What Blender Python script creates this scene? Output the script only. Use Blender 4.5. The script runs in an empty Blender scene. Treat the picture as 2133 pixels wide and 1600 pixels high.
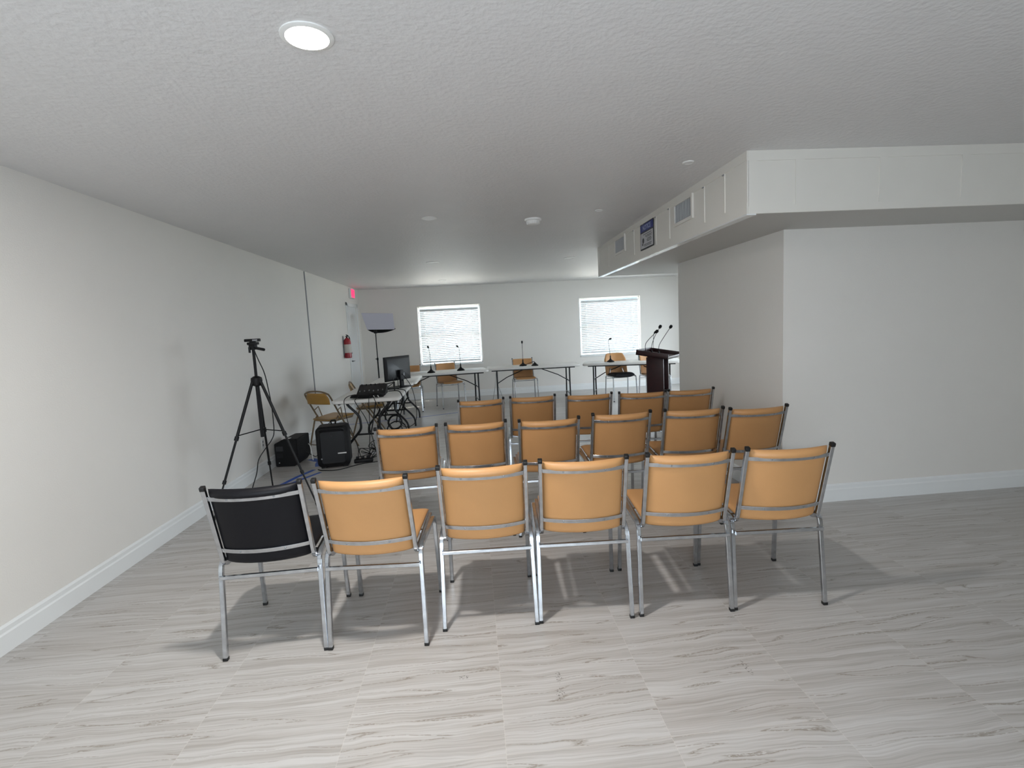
import bpy, bmesh, math, random
from mathutils import Vector as V, Matrix as Mx
random.seed(5)
PI = math.pi
SC = bpy.context.scene
COL = SC.collection

# ------------------------------------------------------------------ helpers
def lin(h):
    h = h.lstrip('#'); o = []
    for i in (0, 2, 4):
        c = int(h[i:i+2], 16)/255
        o.append(c/12.92 if c <= .04045 else ((c+.055)/1.055)**2.4)
    return (*o, 1.0)

def mat(name, color, rough=.5, metal=0., bump=0., bscale=40., var=0., vscale=6., trans=0., emit=None, estr=0., coat=0., spec=.5):
    m = bpy.data.materials.new(name); m.use_nodes = True
    nt = m.node_tree; b = nt.nodes['Principled BSDF']; L = nt.links
    c = lin(color) if isinstance(color, str) else color
    b.inputs['Base Color'].default_value = c
    b.inputs['Roughness'].default_value = rough
    b.inputs['Metallic'].default_value = metal
    b.inputs['Specular IOR Level'].default_value = spec
    b.inputs['Coat Weight'].default_value = coat
    if emit:
        b.inputs['Emission Color'].default_value = lin(emit); b.inputs['Emission Strength'].default_value = estr
    if bump or var:
        tc = nt.nodes.new('ShaderNodeTexCoord')
    if var:
        n = nt.nodes.new('ShaderNodeTexNoise'); n.inputs['Scale'].default_value = vscale; n.inputs['Detail'].default_value = 6
        r = nt.nodes.new('ShaderNodeValToRGB')
        r.color_ramp.elements[0].position = .3; r.color_ramp.elements[1].position = .7
        r.color_ramp.elements[0].color = (*[x*(1-var) for x in c[:3]], 1); r.color_ramp.elements[1].color = (*[min(1, x*(1+var)) for x in c[:3]], 1)
        L.new(tc.outputs['Object'], n.inputs['Vector']); L.new(n.outputs['Fac'], r.inputs['Fac']); L.new(r.outputs['Color'], b.inputs['Base Color'])
    if bump:
        n = nt.nodes.new('ShaderNodeTexNoise'); n.inputs['Scale'].default_value = bscale; n.inputs['Detail'].default_value = 5
        u = nt.nodes.new('ShaderNodeBump'); u.inputs['Strength'].default_value = bump; u.inputs['Distance'].default_value = .01
        L.new(tc.outputs['Object'], n.inputs['Vector']); L.new(n.outputs['Fac'], u.inputs['Height']); L.new(u.outputs['Normal'], b.inputs['Normal'])
    return m

def obj(name, bm, m, parent=None, smooth=True, angle=40, label=None):
    me = bpy.data.meshes.new(name)
    bmesh.ops.recalc_face_normals(bm, faces=bm.faces[:])
    bm.to_mesh(me); bm.free()
    me.materials.append(m)
    if smooth:
        me.shade_smooth()
        me.set_sharp_from_angle(angle=math.radians(angle))
    o = bpy.data.objects.new(name, me); COL.objects.link(o)
    if parent: o.parent = parent
    if label: o['label'] = label
    return o

def tag(o, label, cat, group=None, kind=None):
    o['label'] = label; o['category'] = cat
    if group: o['group'] = group
    if kind: o['kind'] = kind
    return o

def thing(name, label, cat, loc=(0, 0, 0), rz=0., group=None):
    o = bpy.data.objects.new(name, None); COL.objects.link(o)
    o.location = loc; o.rotation_euler = (0, 0, rz); o.empty_display_size = .1
    return tag(o, label, cat, group)

def struct(name, bm, m, parent=None, smooth=False):
    o = obj(name, bm, m, parent, smooth)
    if not parent: o['kind'] = 'structure'
    return o

def dup(root, loc, rz, label):
    r = root.copy(); COL.objects.link(r); r.location = loc; r.rotation_euler = (0, 0, rz); r['label'] = label
    for ch in list(root.children):
        c = ch.copy(); COL.objects.link(c); c.parent = r
        for g in ch.children:
            d = g.copy(); COL.objects.link(d); d.parent = c
    return r

def B(): return bmesh.new()

def box(bm, lo, hi, bev=0., M=None, seg=2):
    lo, hi = V(lo), V(hi)
    r = bmesh.ops.create_cube(bm, size=1.0)
    vs = r['verts']; s = hi-lo; c = (hi+lo)/2
    for v in vs: v.co = V((v.co.x*s.x, v.co.y*s.y, v.co.z*s.z))+c
    if bev:
        es = {e for v in vs for e in v.link_edges}
        q = bmesh.ops.bevel(bm, geom=list(es), offset=bev, segments=seg, profile=.5, affect='EDGES')
        vs = list({v for f in q['faces'] for v in f.verts} | {v for v in vs if v.is_valid})
    if M is not None:
        for v in vs: v.co = M @ v.co
    return bm

def fillet(pts, r, n=5):
    pts = [V(p) for p in pts]; out = [pts[0]]
    for i in range(1, len(pts)-1):
        a, b, c = pts[i-1], pts[i], pts[i+1]
        u, w = (a-b), (c-b); rr = min(r, u.length*.48, w.length*.48)
        p, q = b+u.normalized()*rr, b+w.normalized()*rr
        for k in range(n+1):
            t = k/n; out.append(p*(1-t)**2+b*2*t*(1-t)+q*t*t)
    out.append(pts[-1]); return out

def smoothpath(pts, n=6):
    P = [V(p) for p in pts]; out = []
    for i in range(len(P)-1):
        a, b, c, d = P[max(0, i-1)], P[i], P[i+1], P[min(len(P)-1, i+2)]
        for k in range(n):
            t = k/n
            out.append(.5*((2*b)+(c-a)*t+(2*a-5*b+4*c-d)*t*t+(3*b-a-3*c+d)*t**3))
    out.append(P[-1]); return out

def tube(bm, pts, r, n=8, up=None, ry=None, caps=True, taper=None):
    """sweep; n==4 makes a square tube of half-size r (ry for the other axis)"""
    pts = [V(p) for p in pts]; rings = []
    t0 = (pts[1]-pts[0]).normalized()
    u = V(up) if up else (V((1, 0, 0)) if abs(t0.x) < .9 else V((0, 1, 0)))
    u = (u-t0*u.dot(t0)).normalized()
    for i, p in enumerate(pts):
        if i == 0: t = t0
        elif i == len(pts)-1: t = (pts[i]-pts[i-1]).normalized()
        else: t = ((pts[i+1]-p).normalized()+(p-pts[i-1]).normalized()).normalized()
        u = (u-t*u.dot(t)).normalized(); w = t.cross(u)
        rr = r*(taper[i] if taper else 1)
        if n == 4:
            b = (ry or r); c = .25*min(rr, b)
            prof = [(rr-c, b), (rr, b-c), (rr, -b+c), (rr-c, -b), (-rr+c, -b), (-rr, -b+c), (-rr, b-c), (-rr+c, b)]
            ring = [bm.verts.new(p+u*x+w*y) for x, y in prof]
        else:
            ring = [bm.verts.new(p+(u*math.cos(2*PI*k/n)+w*math.sin(2*PI*k/n))*rr) for k in range(n)]
        rings.append(ring)
    m = len(rings[0])
    for a, b in zip(rings, rings[1:]):
        for k in range(m): bm.faces.new((a[k], a[(k+1) % m], b[(k+1) % m], b[k]))
    if caps:
        bm.faces.new(rings[0][::-1]); bm.faces.new(rings[-1])
    return bm

def lathe(bm, prof, n=24, M=None):
    rings = []; M = M or Mx.Identity(4)
    for r, z in prof:
        if r < 1e-6: rings.append([bm.verts.new(M @ V((0, 0, z)))])
        else: rings.append([bm.verts.new(M @ V((r*math.cos(2*PI*k/n), r*math.sin(2*PI*k/n), z))) for k in range(n)])
    for a, b in zip(rings, rings[1:]):
        for k in range(n):
            if len(a) == 1 and len(b) == 1: continue
            if len(a) == 1: bm.faces.new((a[0], b[k], b[(k+1) % n]))
            elif len(b) == 1: bm.faces.new((a[k], a[(k+1) % n], b[0]))
            else: bm.faces.new((a[k], a[(k+1) % n], b[(k+1) % n], b[k]))
    return bm

def ball(bm, c, r, sx=1, sy=1, sz=1, n=12):
    q = bmesh.ops.create_uvsphere(bm, u_segments=n, v_segments=max(6, n//2), radius=r)
    for v in q['verts']: v.co = V((v.co.x*sx, v.co.y*sy, v.co.z*sz))+V(c)
    return bm

def pillow(bm, f, nrm, nu=14, nv=12, T=.02, pw=8, bulge=None):
    """closed pad around the surface f(u,v), u,v in -1..1; nrm(u,v) gives the thickness direction"""
    S = lambda i, n: math.sin(PI/2*(-1+2*i/n))
    top, bot = {}, {}
    for i in range(nu+1):
        for j in range(nv+1):
            u, v = S(i, nu), S(j, nv); p, d = V(f(u, v)), V(nrm(u, v))
            t = T*max(0, 1-abs(u)**pw)**.5*max(0, 1-abs(v)**pw)**.5
            edge = i in (0, nu) or j in (0, nv)
            top[i, j] = bm.verts.new(p+d*t)
            e = bulge(u, v) if bulge else 0
            bot[i, j] = top[i, j] if edge else bm.verts.new(p-d*(t+e))
    for i in range(nu):
        for j in range(nv):
            bm.faces.new((top[i, j], top[i+1, j], top[i+1, j+1], top[i, j+1]))
            q = (bot[i, j], bot[i, j+1], bot[i+1, j+1], bot[i+1, j])
            if len(set(q)) == 4: 
                try: bm.faces.new(q)
                except ValueError: pass
    return bm

def rrect(w, d, r, n=6):
    pts = []
    for cx, cy, a0 in ((w/2-r, d/2-r, 0), (-w/2+r, d/2-r, 90), (-w/2+r, -d/2+r, 180), (w/2-r, -d/2+r, 270)):
        for k in range(n+1):
            a = math.radians(a0+90*k/n); pts.append((cx+r*math.cos(a), cy+r*math.sin(a)))
    return pts

def prism(bm, pts, levels, M=None):
    """stack of scaled outlines: levels = [(z, inset)]"""
    M = M or Mx.Identity(4); rings = []
    cx = sum(p[0] for p in pts)/len(pts); cy = sum(p[1] for p in pts)/len(pts)
    ex = max(p[0] for p in pts)-cx; ey = max(p[1] for p in pts)-cy
    for z, ins in levels:
        rings.append([bm.verts.new(M @ V((cx+(x-cx)*(ex-ins)/ex, cy+(y-cy)*(ey-ins)/ey, z))) for x, y in pts])
    n = len(pts)
    for a, b in zip(rings, rings[1:]):
        for k in range(n): bm.faces.new((a[k], a[(k+1) % n], b[(k+1) % n], b[k]))
    bm.faces.new(rings[0][::-1]); bm.faces.new(rings[-1])
    return bm

def Rz(a): return Mx.Rotation(a, 4, 'Z')
def T(x, y, z): return Mx.Translation((x, y, z))

# ------------------------------------------------------------------ materials
WALL = mat('wall_paint', '#e2dfda', .6, bump=.12, bscale=120, var=.015, vscale=1.2)
CEIL = mat('ceiling_texture', '#d9d8d8', .5, bump=.4, bscale=38, var=.01)
TRIM = mat('white_trim', '#e6e8e8', .35)
GLOSS = mat('gloss_white_trim', '#e8eaea', .06, coat=.5)
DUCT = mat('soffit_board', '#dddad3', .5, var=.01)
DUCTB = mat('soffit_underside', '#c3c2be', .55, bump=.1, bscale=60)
DOORM = mat('door_paint', '#dfe1e2', .4)
CHROME = mat('chrome', (.58, .605, .64, 1), .17, 1., bump=.02, bscale=25, var=.12, vscale=30)
BLACKP = mat('black_plastic', '#0c0c0d', .45)
TAN = mat('tan_vinyl', '#bb8b5a', .48, bump=.06, bscale=220, var=.035, vscale=7)
BLKV = mat('black_vinyl', '#0b0b10', .5, bump=.06, bscale=220, spec=.25)
TABLE = mat('speckled_table_plastic', '#e4e2de', .42, var=.04, vscale=300)
TLEG = mat('black_table_steel', '#121315', .35, .2)
BLACK = mat('black_matte', '#08080a', .55, spec=.3)
BLACKC = mat('black_cloth', '#09090b', .85, spec=.3, bump=.2, bscale=200)
DARKSCR = mat('monitor_back', '#15171b', .42, bump=.05, bscale=90)
BLUE = mat('blue_tape', '#2350a8', .45)
RED = mat('extinguisher_red', '#8e1020', .3)
WHITEP = mat('white_plastic', '#e4e4e2', .4)
GREYP = mat('grey_plastic', '#8b8d90', .5)
PAPER = mat('paper', '#eceef0', .7)
MAROON = mat('mahogany', '#2c0a0f', .42, var=.25, vscale=18)
BRONZE = mat('beige_steel', '#7d6c56', .35, .4)
MUSTARD = mat('mustard_vinyl', '#a37b38', .35, var=.06, vscale=9)
LENSOFF = mat('frosted_lens', '#e3e3e3', .4)
STEEL = mat('brushed_steel', '#8f9296', .3, .9)
CARD = mat('cardboard', '#8d7767', .8)
SOFTF = mat('softbox_diffuser', '#d0cfdc', .7)

def slat_material(name='blind_slat', tr=.1):
    m = bpy.data.materials.new(name); m.use_nodes = True
    nt = m.node_tree; nt.nodes.clear(); L = nt.links
    o = nt.nodes.new('ShaderNodeOutputMaterial'); d = nt.nodes.new('ShaderNodeBsdfDiffuse'); t = nt.nodes.new('ShaderNodeBsdfTranslucent')
    g = nt.nodes.new('ShaderNodeBsdfGlossy'); g.inputs['Roughness'].default_value = .3
    mx = nt.nodes.new('ShaderNodeMixShader'); mx.inputs[0].default_value = tr
    m2 = nt.nodes.new('ShaderNodeMixShader'); m2.inputs[0].default_value = .05
    d.inputs[0].default_value = (.85, .86, .86, 1); t.inputs[0].default_value = (.82, .88, .9, 1)
    L.new(d.outputs[0], mx.inputs[1]); L.new(t.outputs[0], mx.inputs[2]); L.new(mx.outputs[0], m2.inputs[1]); L.new(g.outputs[0], m2.inputs[2]); L.new(m2.outputs[0], o.inputs[0])
    return m
SLAT = slat_material(); TAPE = slat_material('ladder_tape_cloth', .8)

def glass_material():
    m = bpy.data.materials.new('window_glass'); m.use_nodes = True
    nt = m.node_tree; nt.nodes.clear(); L = nt.links
    o = nt.nodes.new('ShaderNodeOutputMaterial'); t = nt.nodes.new('ShaderNodeBsdfTransparent'); g = nt.nodes.new('ShaderNodeBsdfGlossy')
    g.inputs['Roughness'].default_value = .02; t.inputs[0].default_value = (.96, .97, .97, 1)
    mx = nt.nodes.new('ShaderNodeMixShader'); mx.inputs[0].default_value = .05
    L.new(t.outputs[0], mx.inputs[1]); L.new(g.outputs[0], mx.inputs[2]); L.new(mx.outputs[0], o.inputs[0])
    return m
GLASS = glass_material()

def emat(name, color, s):
    m = bpy.data.materials.new(name); m.use_nodes = True
    nt = m.node_tree; nt.nodes.clear()
    o = nt.nodes.new('ShaderNodeOutputMaterial'); e = nt.nodes.new('ShaderNodeEmission')
    e.inputs[0].default_value = lin(color); e.inputs[1].default_value = s
    nt.links.new(e.outputs[0], o.inputs[0]); return m

def floor_material():
    m = bpy.data.materials.new('vein_cut_porcelain_tile'); m.use_nodes = True
    nt = m.node_tree; b = nt.nodes['Principled BSDF']; L = nt.links; N = nt.nodes.new
    def math_(op, a, b_=None, c=None):
        n = N('ShaderNodeMath'); n.operation = op
        for i, x in enumerate((a, b_, c)):
            if x is None: continue
            if isinstance(x, (int, float)): n.inputs[i].default_value = x
            else: L.new(x, n.inputs[i])
        return n.outputs[0]
    tc = N('ShaderNodeTexCoord'); sp = N('ShaderNodeSeparateXYZ'); L.new(tc.outputs['Object'], sp.inputs[0])
    X, Y = sp.outputs[0], sp.outputs[1]
    tx = math_('DIVIDE', math_('SUBTRACT', X, .032), .6); ty = math_('DIVIDE', math_('SUBTRACT', Y, 1.655), .6)
    fx, fy = math_('FLOOR', tx), math_('FLOOR', ty)
    cb = N('ShaderNodeCombineXYZ'); L.new(fx, cb.inputs[0]); L.new(fy, cb.inputs[1])
    wn = N('ShaderNodeTexWhiteNoise'); wn.noise_dimensions = '2D'; L.new(cb.outputs[0], wn.inputs['Vector'])
    rnd = wn.outputs['Value']
    # gentle waviness of the veins
    cw = N('ShaderNodeCombineXYZ'); L.new(math_('MULTIPLY', X, 2.2), cw.inputs[0]); L.new(math_('MULTIPLY', Y, 3.), cw.inputs[1]); L.new(math_('MULTIPLY', rnd, 9.), cw.inputs[2])
    nw = N('ShaderNodeTexNoise'); nw.inputs['Scale'].default_value = 1.; nw.inputs['Detail'].default_value = 3; L.new(cw.outputs[0], nw.inputs['Vector'])
    yw = math_('ADD', Y, math_('MULTIPLY', math_('SUBTRACT', nw.outputs['Fac'], .5), .09))
    def stretched(sx, sy, det, off):
        c = N('ShaderNodeCombineXYZ'); L.new(math_('MULTIPLY', X, sx), c.inputs[0]); L.new(math_('MULTIPLY', yw, sy), c.inputs[1])
        L.new(math_('ADD', math_('MULTIPLY', rnd, 37.), off), c.inputs[2])
        n = N('ShaderNodeTexNoise'); n.inputs['Scale'].default_value = 1.; n.inputs['Detail'].default_value = det; n.inputs['Roughness'].default_value = .6
        L.new(c.outputs[0], n.inputs['Vector']); return n.outputs['Fac']
    broad = stretched(.7, 26., 4, 0.)
    fine = stretched(2.2, 130., 4, 3.)
    grain = stretched(70., 200., 2, 5.)
    vein = stretched(.55, 9., 2, 7.)
    brk = stretched(1.6, 16., 2, 11.)
    r1 = N('ShaderNodeValToRGB'); e = r1.color_ramp.elements
    e[0].position, e[0].color = .28, lin('#a7a29d'); e[1].position, e[1].color = .62, lin('#c0bebc')
    L.new(broad, r1.inputs[0])
    m1 = N('ShaderNodeMixRGB'); m1.blend_type = 'MULTIPLY'; m1.inputs[0].default_value = .55
    r2 = N('ShaderNodeValToRGB'); r2.color_ramp.elements[0].position = .3; r2.color_ramp.elements[1].position = .55
    r2.color_ramp.elements[0].color = lin('#c6c1ba'); L.new(fine, r2.inputs[0])
    L.new(r1.outputs[0], m1.inputs[1]); L.new(r2.outputs[0], m1.inputs[2])
    # thin broken dark veins where the slow noise crosses a level, speckled by the grain
    d = math_('ABSOLUTE', math_('SUBTRACT', math_('FRACT', math_('MULTIPLY', vein, 6.)), .5))
    ln = math_('SUBTRACT', 1., math_('DIVIDE', d, .06)); ln = math_('MAXIMUM', ln, 0.)
    ln = math_('MULTIPLY', ln, math_('GREATER_THAN', brk, .42))
    ln = math_('MULTIPLY', ln, math_('MINIMUM', math_('MAXIMUM', math_('MULTIPLY', math_('SUBTRACT', grain, .36), 6.), 0.), 1.))
    mv = N('ShaderNodeMixRGB'); L.new(math_('MULTIPLY', ln, .9), mv.inputs[0]); L.new(m1.outputs[0], mv.inputs[1]); mv.inputs[2].default_value = lin('#847b70')
    # scuffs left by chair feet
    base = mv.outputs[0]
    for (sx, sy, w, h) in ((-.127, 2.086, .025, .012), (.281, 2.023, .014, .04), (.275, 1.927, .02, .035), (1.09, 1.97, .012, .05)):
        dx = math_('DIVIDE', math_('SUBTRACT', X, sx), w); dy = math_('DIVIDE', math_('SUBTRACT', Y, sy), h)
        rr = math_('SQRT', math_('ADD', math_('MULTIPLY', dx, dx), math_('MULTIPLY', dy, dy)))
        n = N('ShaderNodeTexNoise'); n.inputs['Scale'].default_value = 130.; L.new(tc.outputs['Object'], n.inputs['Vector'])
        k = math_('MULTIPLY', math_('LESS_THAN', rr, 1.), math_('GREATER_THAN', n.outputs['Fac'], .58))
        q = N('ShaderNodeMixRGB'); L.new(math_('MULTIPLY', k, .7), q.inputs[0]); L.new(base, q.inputs[1]); q.inputs[2].default_value = lin('#55504a'); base = q.outputs[0]
    # hairline joints
    jx = math_('LESS_THAN', math_('ABSOLUTE', math_('SUBTRACT', math_('FRACT', math_('ADD', tx, .5)), .5)), .0022)
    jy = math_('LESS_THAN', math_('ABSOLUTE', math_('SUBTRACT', math_('FRACT', math_('ADD', ty, .5)), .5)), .0022)
    j = N('ShaderNodeMixRGB'); L.new(math_('MULTIPLY', math_('MAXIMUM', jx, jy), .25), j.inputs[0]); L.new(base, j.inputs[1]); j.inputs[2].default_value = lin('#d8d3ca')
    L.new(j.outputs[0], b.inputs['Base Color'])
    b.inputs['Roughness'].default_value = .3; b.inputs['Specular IOR Level'].default_value = .45
    return m
FLOOR = floor_material()

# ------------------------------------------------------------------ the room
XL, XR, YB, YR, H = -2.45, 5.2, 11.6, -1.6, 2.5
def slab(name, lo, hi, m, bev=0): return struct(name, box(B(), lo, hi, bev), m)
slab('floor', (XL-.2, YR-.2, -.12), (XR+.2, YB+.2, 0), FLOOR)
slab('ceiling', (XL-.2, YR-.2, H), (XR+.2, YB+.2, H+.12), CEIL)
DY0, DY1, DH = 10.42, 11.26, 2.10
bm = B(); box(bm, (XL-.15, YR, 0), (XL, DY0, H)); box(bm, (XL-.15, DY0, DH), (XL, DY1, H)); box(bm, (XL-.15, DY1, 0), (XL, YB, H))
struct('wall_left', bm, WALL)
W1 = (-1.19, .20, .76, 2.07); W2 = (2.46, 3.88, .78, 2.09)
bm = B(); y0, y1 = YB, YB+.16
box(bm, (XL, y0, 0), (W1[0], y1, H)); box(bm, (W1[1], y0, 0), (W2[0], y1, H)); box(bm, (W2[1], y0, 0), (XR, y1, H))
for w in (W1, W2):
    box(bm, (w[0], y0, 0), (w[1], y1, w[2])); box(bm, (w[0], y0, w[3]), (w[1], y1, H))
struct('wall_back', bm, WALL)
W4 = (6.6, 10.5, .06, 2.15)  # added opening that brightens the back of the room
bm = B(); box(bm, (XR, YR, 0), (XR+.15, W4[0], H)); box(bm, (XR, W4[1], 0), (XR+.15, YB, H)); box(bm, (XR, W4[0], 0), (XR+.15, W4[1], W4[2])); box(bm, (XR, W4[0], W4[3]), (XR+.15, W4[1], H))
struct('wall_right', bm, WALL)
# rear wall with a wide glazed opening added for light behind the photographer
RO = (-1.5, 1.0, 0.05, 2.25)
bm = B(); box(bm, (XL, YR-.16, 0), (RO[0], YR, H)); box(bm, (RO[1], YR-.16, 0), (XR, YR, H)); box(bm, (RO[0], YR-.16, RO[3]), (RO[1], YR, H)); box(bm, (RO[0], YR-.16, 0), (RO[1], YR, RO[2]))
struct('wall_rear', bm, WALL)
# pillar block that carries the soffit
PX, PY0, PY1 = 2.36, 3.74, 5.72
slab('wall_pillar', (PX, PY0, 0), (XR, PY1, 2.13), WALL)

# baseboards
def baseboard(name, a, b, nrm, h=.14):
    a, b, n = V(a), V(b), V(nrm); bm = B()
    prof = [(0, 0), (.016, 0), (.016, h-.045), (.011, h-.035), (.011, h-.012), (.004, h), (0, h)]
    rs = [[bm.verts.new(p+n*x+V((0, 0, z))) for x, z in prof] for p in (a, b)]
    for k in range(len(prof)): bm.faces.new((rs[0][k], rs[0][(k+1) % len(prof)], rs[1][(k+1) % len(prof)], rs[1][k]))
    bm.faces.new(rs[0]); bm.faces.new(rs[1][::-1])
    return struct(name, bm, TRIM)
baseboard('baseboard_left', (XL, YR, 0), (XL, DY0-.08, 0), (1, 0, 0))
baseboard('baseboard_back', (XL, YB, 0), (XR, YB, 0), (0, -1, 0))
baseboard('baseboard_pillar', (PX, PY0, 0), (PX, PY1, 0), (-1, 0, 0))
baseboard('baseboard_front', (PX-.016, PY0, 0), (XR, PY0, 0), (0, -1, 0))
baseboard('baseboard_right', (XR, YR, 0), (XR, PY0, 0), (-1, 0, 0))

# door with casing
bm = B(); box(bm, (XL-.045, DY0+.002, .005), (XL-.012, DY1-.002, DH-.002), .003)
for (ya, yb, za, zb) in ((DY0+.12, DY1-.12, .25, .95), (DY0+.12, DY1-.12, 1.12, 1.95)):
    pass
door = struct('door_1', bm, DOORM); 
bm = B()
for s in (DY0-.07, DY1): box(bm, (XL, s, 0), (XL+.018, s+.07, DH+.07), .004)
box(bm, (XL, DY0-.07, DH), (XL+.018, DY1+.07, DH+.07), .004)
obj('casing', bm, TRIM, door)
bm = B(); lathe(bm, [(0, 0), (.03, 0), (.03, .008), (.012, .012), (.012, .05), (0, .05)], 16, T(XL-.012, DY0+.07, 1.0) @ Mx.Rotation(PI/2, 4, 'Y'))
tube(bm, fillet([(XL+.036, DY0+.07, 1.0), (XL+.04, DY0+.12, 1.0), (XL+.034, DY0+.19, .998)], .02), .009, 8)
obj('door_handle', bm, STEEL, door)
bm = B(); lathe(bm, [(0, 0), (.03, 0), (.028, .018), (.018, .022), (.018, .035), (0, .035)], 16, T(XL-.012, DY0+.07, 1.165) @ Mx.Rotation(PI/2, 4, 'Y'))
obj('deadbolt', bm, STEEL, door)

# windows, each with frame, pane, sill; the blinds are things of their own
def window(n, w):
    x0, x1, z0, z1 = w; yo = YB+.11
    bm = B(); t = .02
    box(bm, (x0, yo-.03, z0), (x0+t, yo+.03, z1)); box(bm, (x1-t, yo-.03, z0), (x1, yo+.03, z1))
    box(bm, (x0, yo-.03, z0), (x1, yo+.03, z0+t)); box(bm, (x0, yo-.03, z1-t), (x1, yo+.03, z1))
    box(bm, (x0, yo-.02, (z0+z1)/2-.02), (x1, yo+.02, (z0+z1)/2+.02))
    f = struct('window_%d' % n, bm, TRIM)
    bm = B(); box(bm, (x0+.01, yo-.003, z0+.01), (x1-.01, yo+.003, z1-.01)); obj('pane', bm, GLASS, f, False)
    bm = B(); box(bm, (x0-.012, YB-.02, z0-.028), (x1+.012, YB+.09, z0), .006); obj('sill', bm, TRIM, f)
    return f
window(1, W1); window(2, W2)

def blind(label, w):
    x0, x1, z0, z1 = w; yc = YB+.035; cx = (x0+x1)/2
    r = thing('window_blind', label, 'blind', (cx, yc, z1), 0, 'venetian blinds on the back windows')
    hw = (x1-x0)/2-.045
    bm = B(); box(bm, (-hw, -.028, -.115), (hw, .028, -.06), .003); obj('headrail', bm, TRIM, r)
    for sx in (-hw*.33, hw*.33):
        pass
    bm = B(); zb = z0-z1+.075
    ns = 27; za = -.125; zt = zb+.02
    tilt = math.radians(-36)
    for k in range(ns):
        z = za+(zt-za)*(k+.5)/ns
        ring = []
        for s in (-hw, hw):
            row = []
            for q in range(5):
                a = -.5+q/4; bow = .0022*(1-(2*a)**2)
                y = a*.05; yy = y*math.cos(tilt)-bow*math.sin(tilt); zz = -y*math.sin(tilt)+bow*math.cos(tilt)
                row.append((s, yy, z-zz))
            ring.append(row)
        for off in (0, .0012):
            pass
        vs = [[bm.verts.new(p) for p in row] for row in ring]
        for q in range(4): bm.faces.new((vs[0][q], vs[0][q+1], vs[1][q+1], vs[1][q]))
    sl = obj('slats', bm, SLAT, r, True, 80)
    md = sl.modifiers.new('thick', 'SOLIDIFY'); md.thickness = .0025; md.offset = 0
    bm = B(); box(bm, (-hw, -.026, zb-.02), (hw, .026, zb+.012), .004); obj('bottom_rail', bm, TRIM, r)
    for px in (-.82, -.2, .12, .78):
        bm = B()
        for yy in (-.030,): box(bm, (px*hw-.006, yy-.0006, zb), (px*hw+.006, yy+.0006, -.06))
        obj('ladder_tape', bm, TAPE, r, False)
    bm = B(); tube(bm, [(-hw*.88, -.04, -.06), (-hw*.88, -.04, -.6)], .004, 6); obj('tilt_wand', bm, WHITEP, r)
    return r
blind('white venetian blind over the window nearest the red exit sign', W1)
blind('white venetian blind over the window beside the wooden lectern', W2)

# unseen sliding glass door added (behind the photographer): lights the front of the room
bm = B(); t = .06
for x in (RO[0], (2*RO[0]+RO[1])/3, (RO[0]+2*RO[1])/3, RO[1]-t): box(bm, (x, YR-.1, RO[2]), (x+t, YR-.04, RO[3]))
box(bm, (RO[0], YR-.1, RO[3]-t), (RO[1], YR-.04, RO[3])); box(bm, (RO[0], YR-.1, RO[2]), (RO[1], YR-.04, RO[2]+t))
w3 = struct('window_3', bm, TRIM)
bm = B(); box(bm, (RO[0]+.01, YR-.073, RO[2]+.01), (RO[1]-.01, YR-.067, RO[3]-.01)); obj('pane', bm, GLASS, w3, False)

# tall glazing added in the right wall, unseen behind the pillar, to light the back
bm = B(); t = .06; n_ = 4
for k in range(n_+1):
    y = W4[0]+(W4[1]-W4[0]-t)*k/n_; box(bm, (XR+.05, y, W4[2]), (XR+.11, y+t, W4[3]))
box(bm, (XR+.05, W4[0], W4[2]), (XR+.11, W4[1], W4[2]+t)); box(bm, (XR+.05, W4[0], W4[3]-t), (XR+.11, W4[1], W4[3]))
w4 = struct('window_4', bm, TRIM)
bm = B(); box(bm, (XR+.077, W4[0]+.01, W4[2]+.01), (XR+.083, W4[1]-.01, W4[3]-.01)); obj('pane', bm, GLASS, w4, False)

# ------------------------------------------------------------------ duct soffit
DX, DYN, DYF, DZ = 1.74, 3.13, 6.85, 2.125
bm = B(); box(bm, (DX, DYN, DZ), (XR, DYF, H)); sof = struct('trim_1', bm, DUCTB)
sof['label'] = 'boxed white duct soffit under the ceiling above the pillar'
bm = B(); e = .012
# board skins with battens (left face, then the face towards the photographer)
box(bm, (DX-.006, DYN-.004, DZ+.001), (DX, DYF-.001, H-.001))
box(bm, (DX-e, DYN-.012, H-.055), (DX-.004, DYF, H-.0005)); box(bm, (DX-e, DYN-.012, DZ), (DX-.004, DYF, DZ+.065))
for y0, y1 in [(DYN-.013, DYN+.05), (DYF-.05, DYF+.001)]+[(y-.013, y+.013) for y in (3.41, 3.71, 4.37, 4.69, 5.33, 6.33)]: box(bm, (DX-e+.001, y0, DZ+.06), (DX-.003, y1, H-.05))
obj('side_boards', bm, DUCT, sof, False)
bm = B()
box(bm, (DX-.003, DYN-.006, DZ+.001), (XR-.001, DYN, H-.001)); box(bm, (DX-.003, DYN-e, H-.06), (XR-.001, DYN-.003, H-.0005)); box(bm, (DX-.003, DYN-e, DZ), (XR-.001, DYN-.003, DZ+.045))
for x in (DX+.03, 2.07, 2.62, 3.17, 3.72, 4.27): box(bm, (x-.028, DYN-e+.001, DZ+.04), (x+.028, DYN-.002, H-.055))
obj('end_boards', bm, DUCT, sof, False)
bm = B(); box(bm, (DX-e, DYN-e, DZ-.008), (DX+.05, DYF, DZ), .002); obj('bottom_trim', bm, GLOSS, sof, False)
bm = B()
for y in (3.41, 3.71, 4.03, 4.37, 4.69, 5.02, 5.33): box(bm, (DX-e-.004, y-.012, H-.066), (DX-e, y+.012, H-.057))
obj('fastener', bm, GREYP, sof, False)

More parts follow.
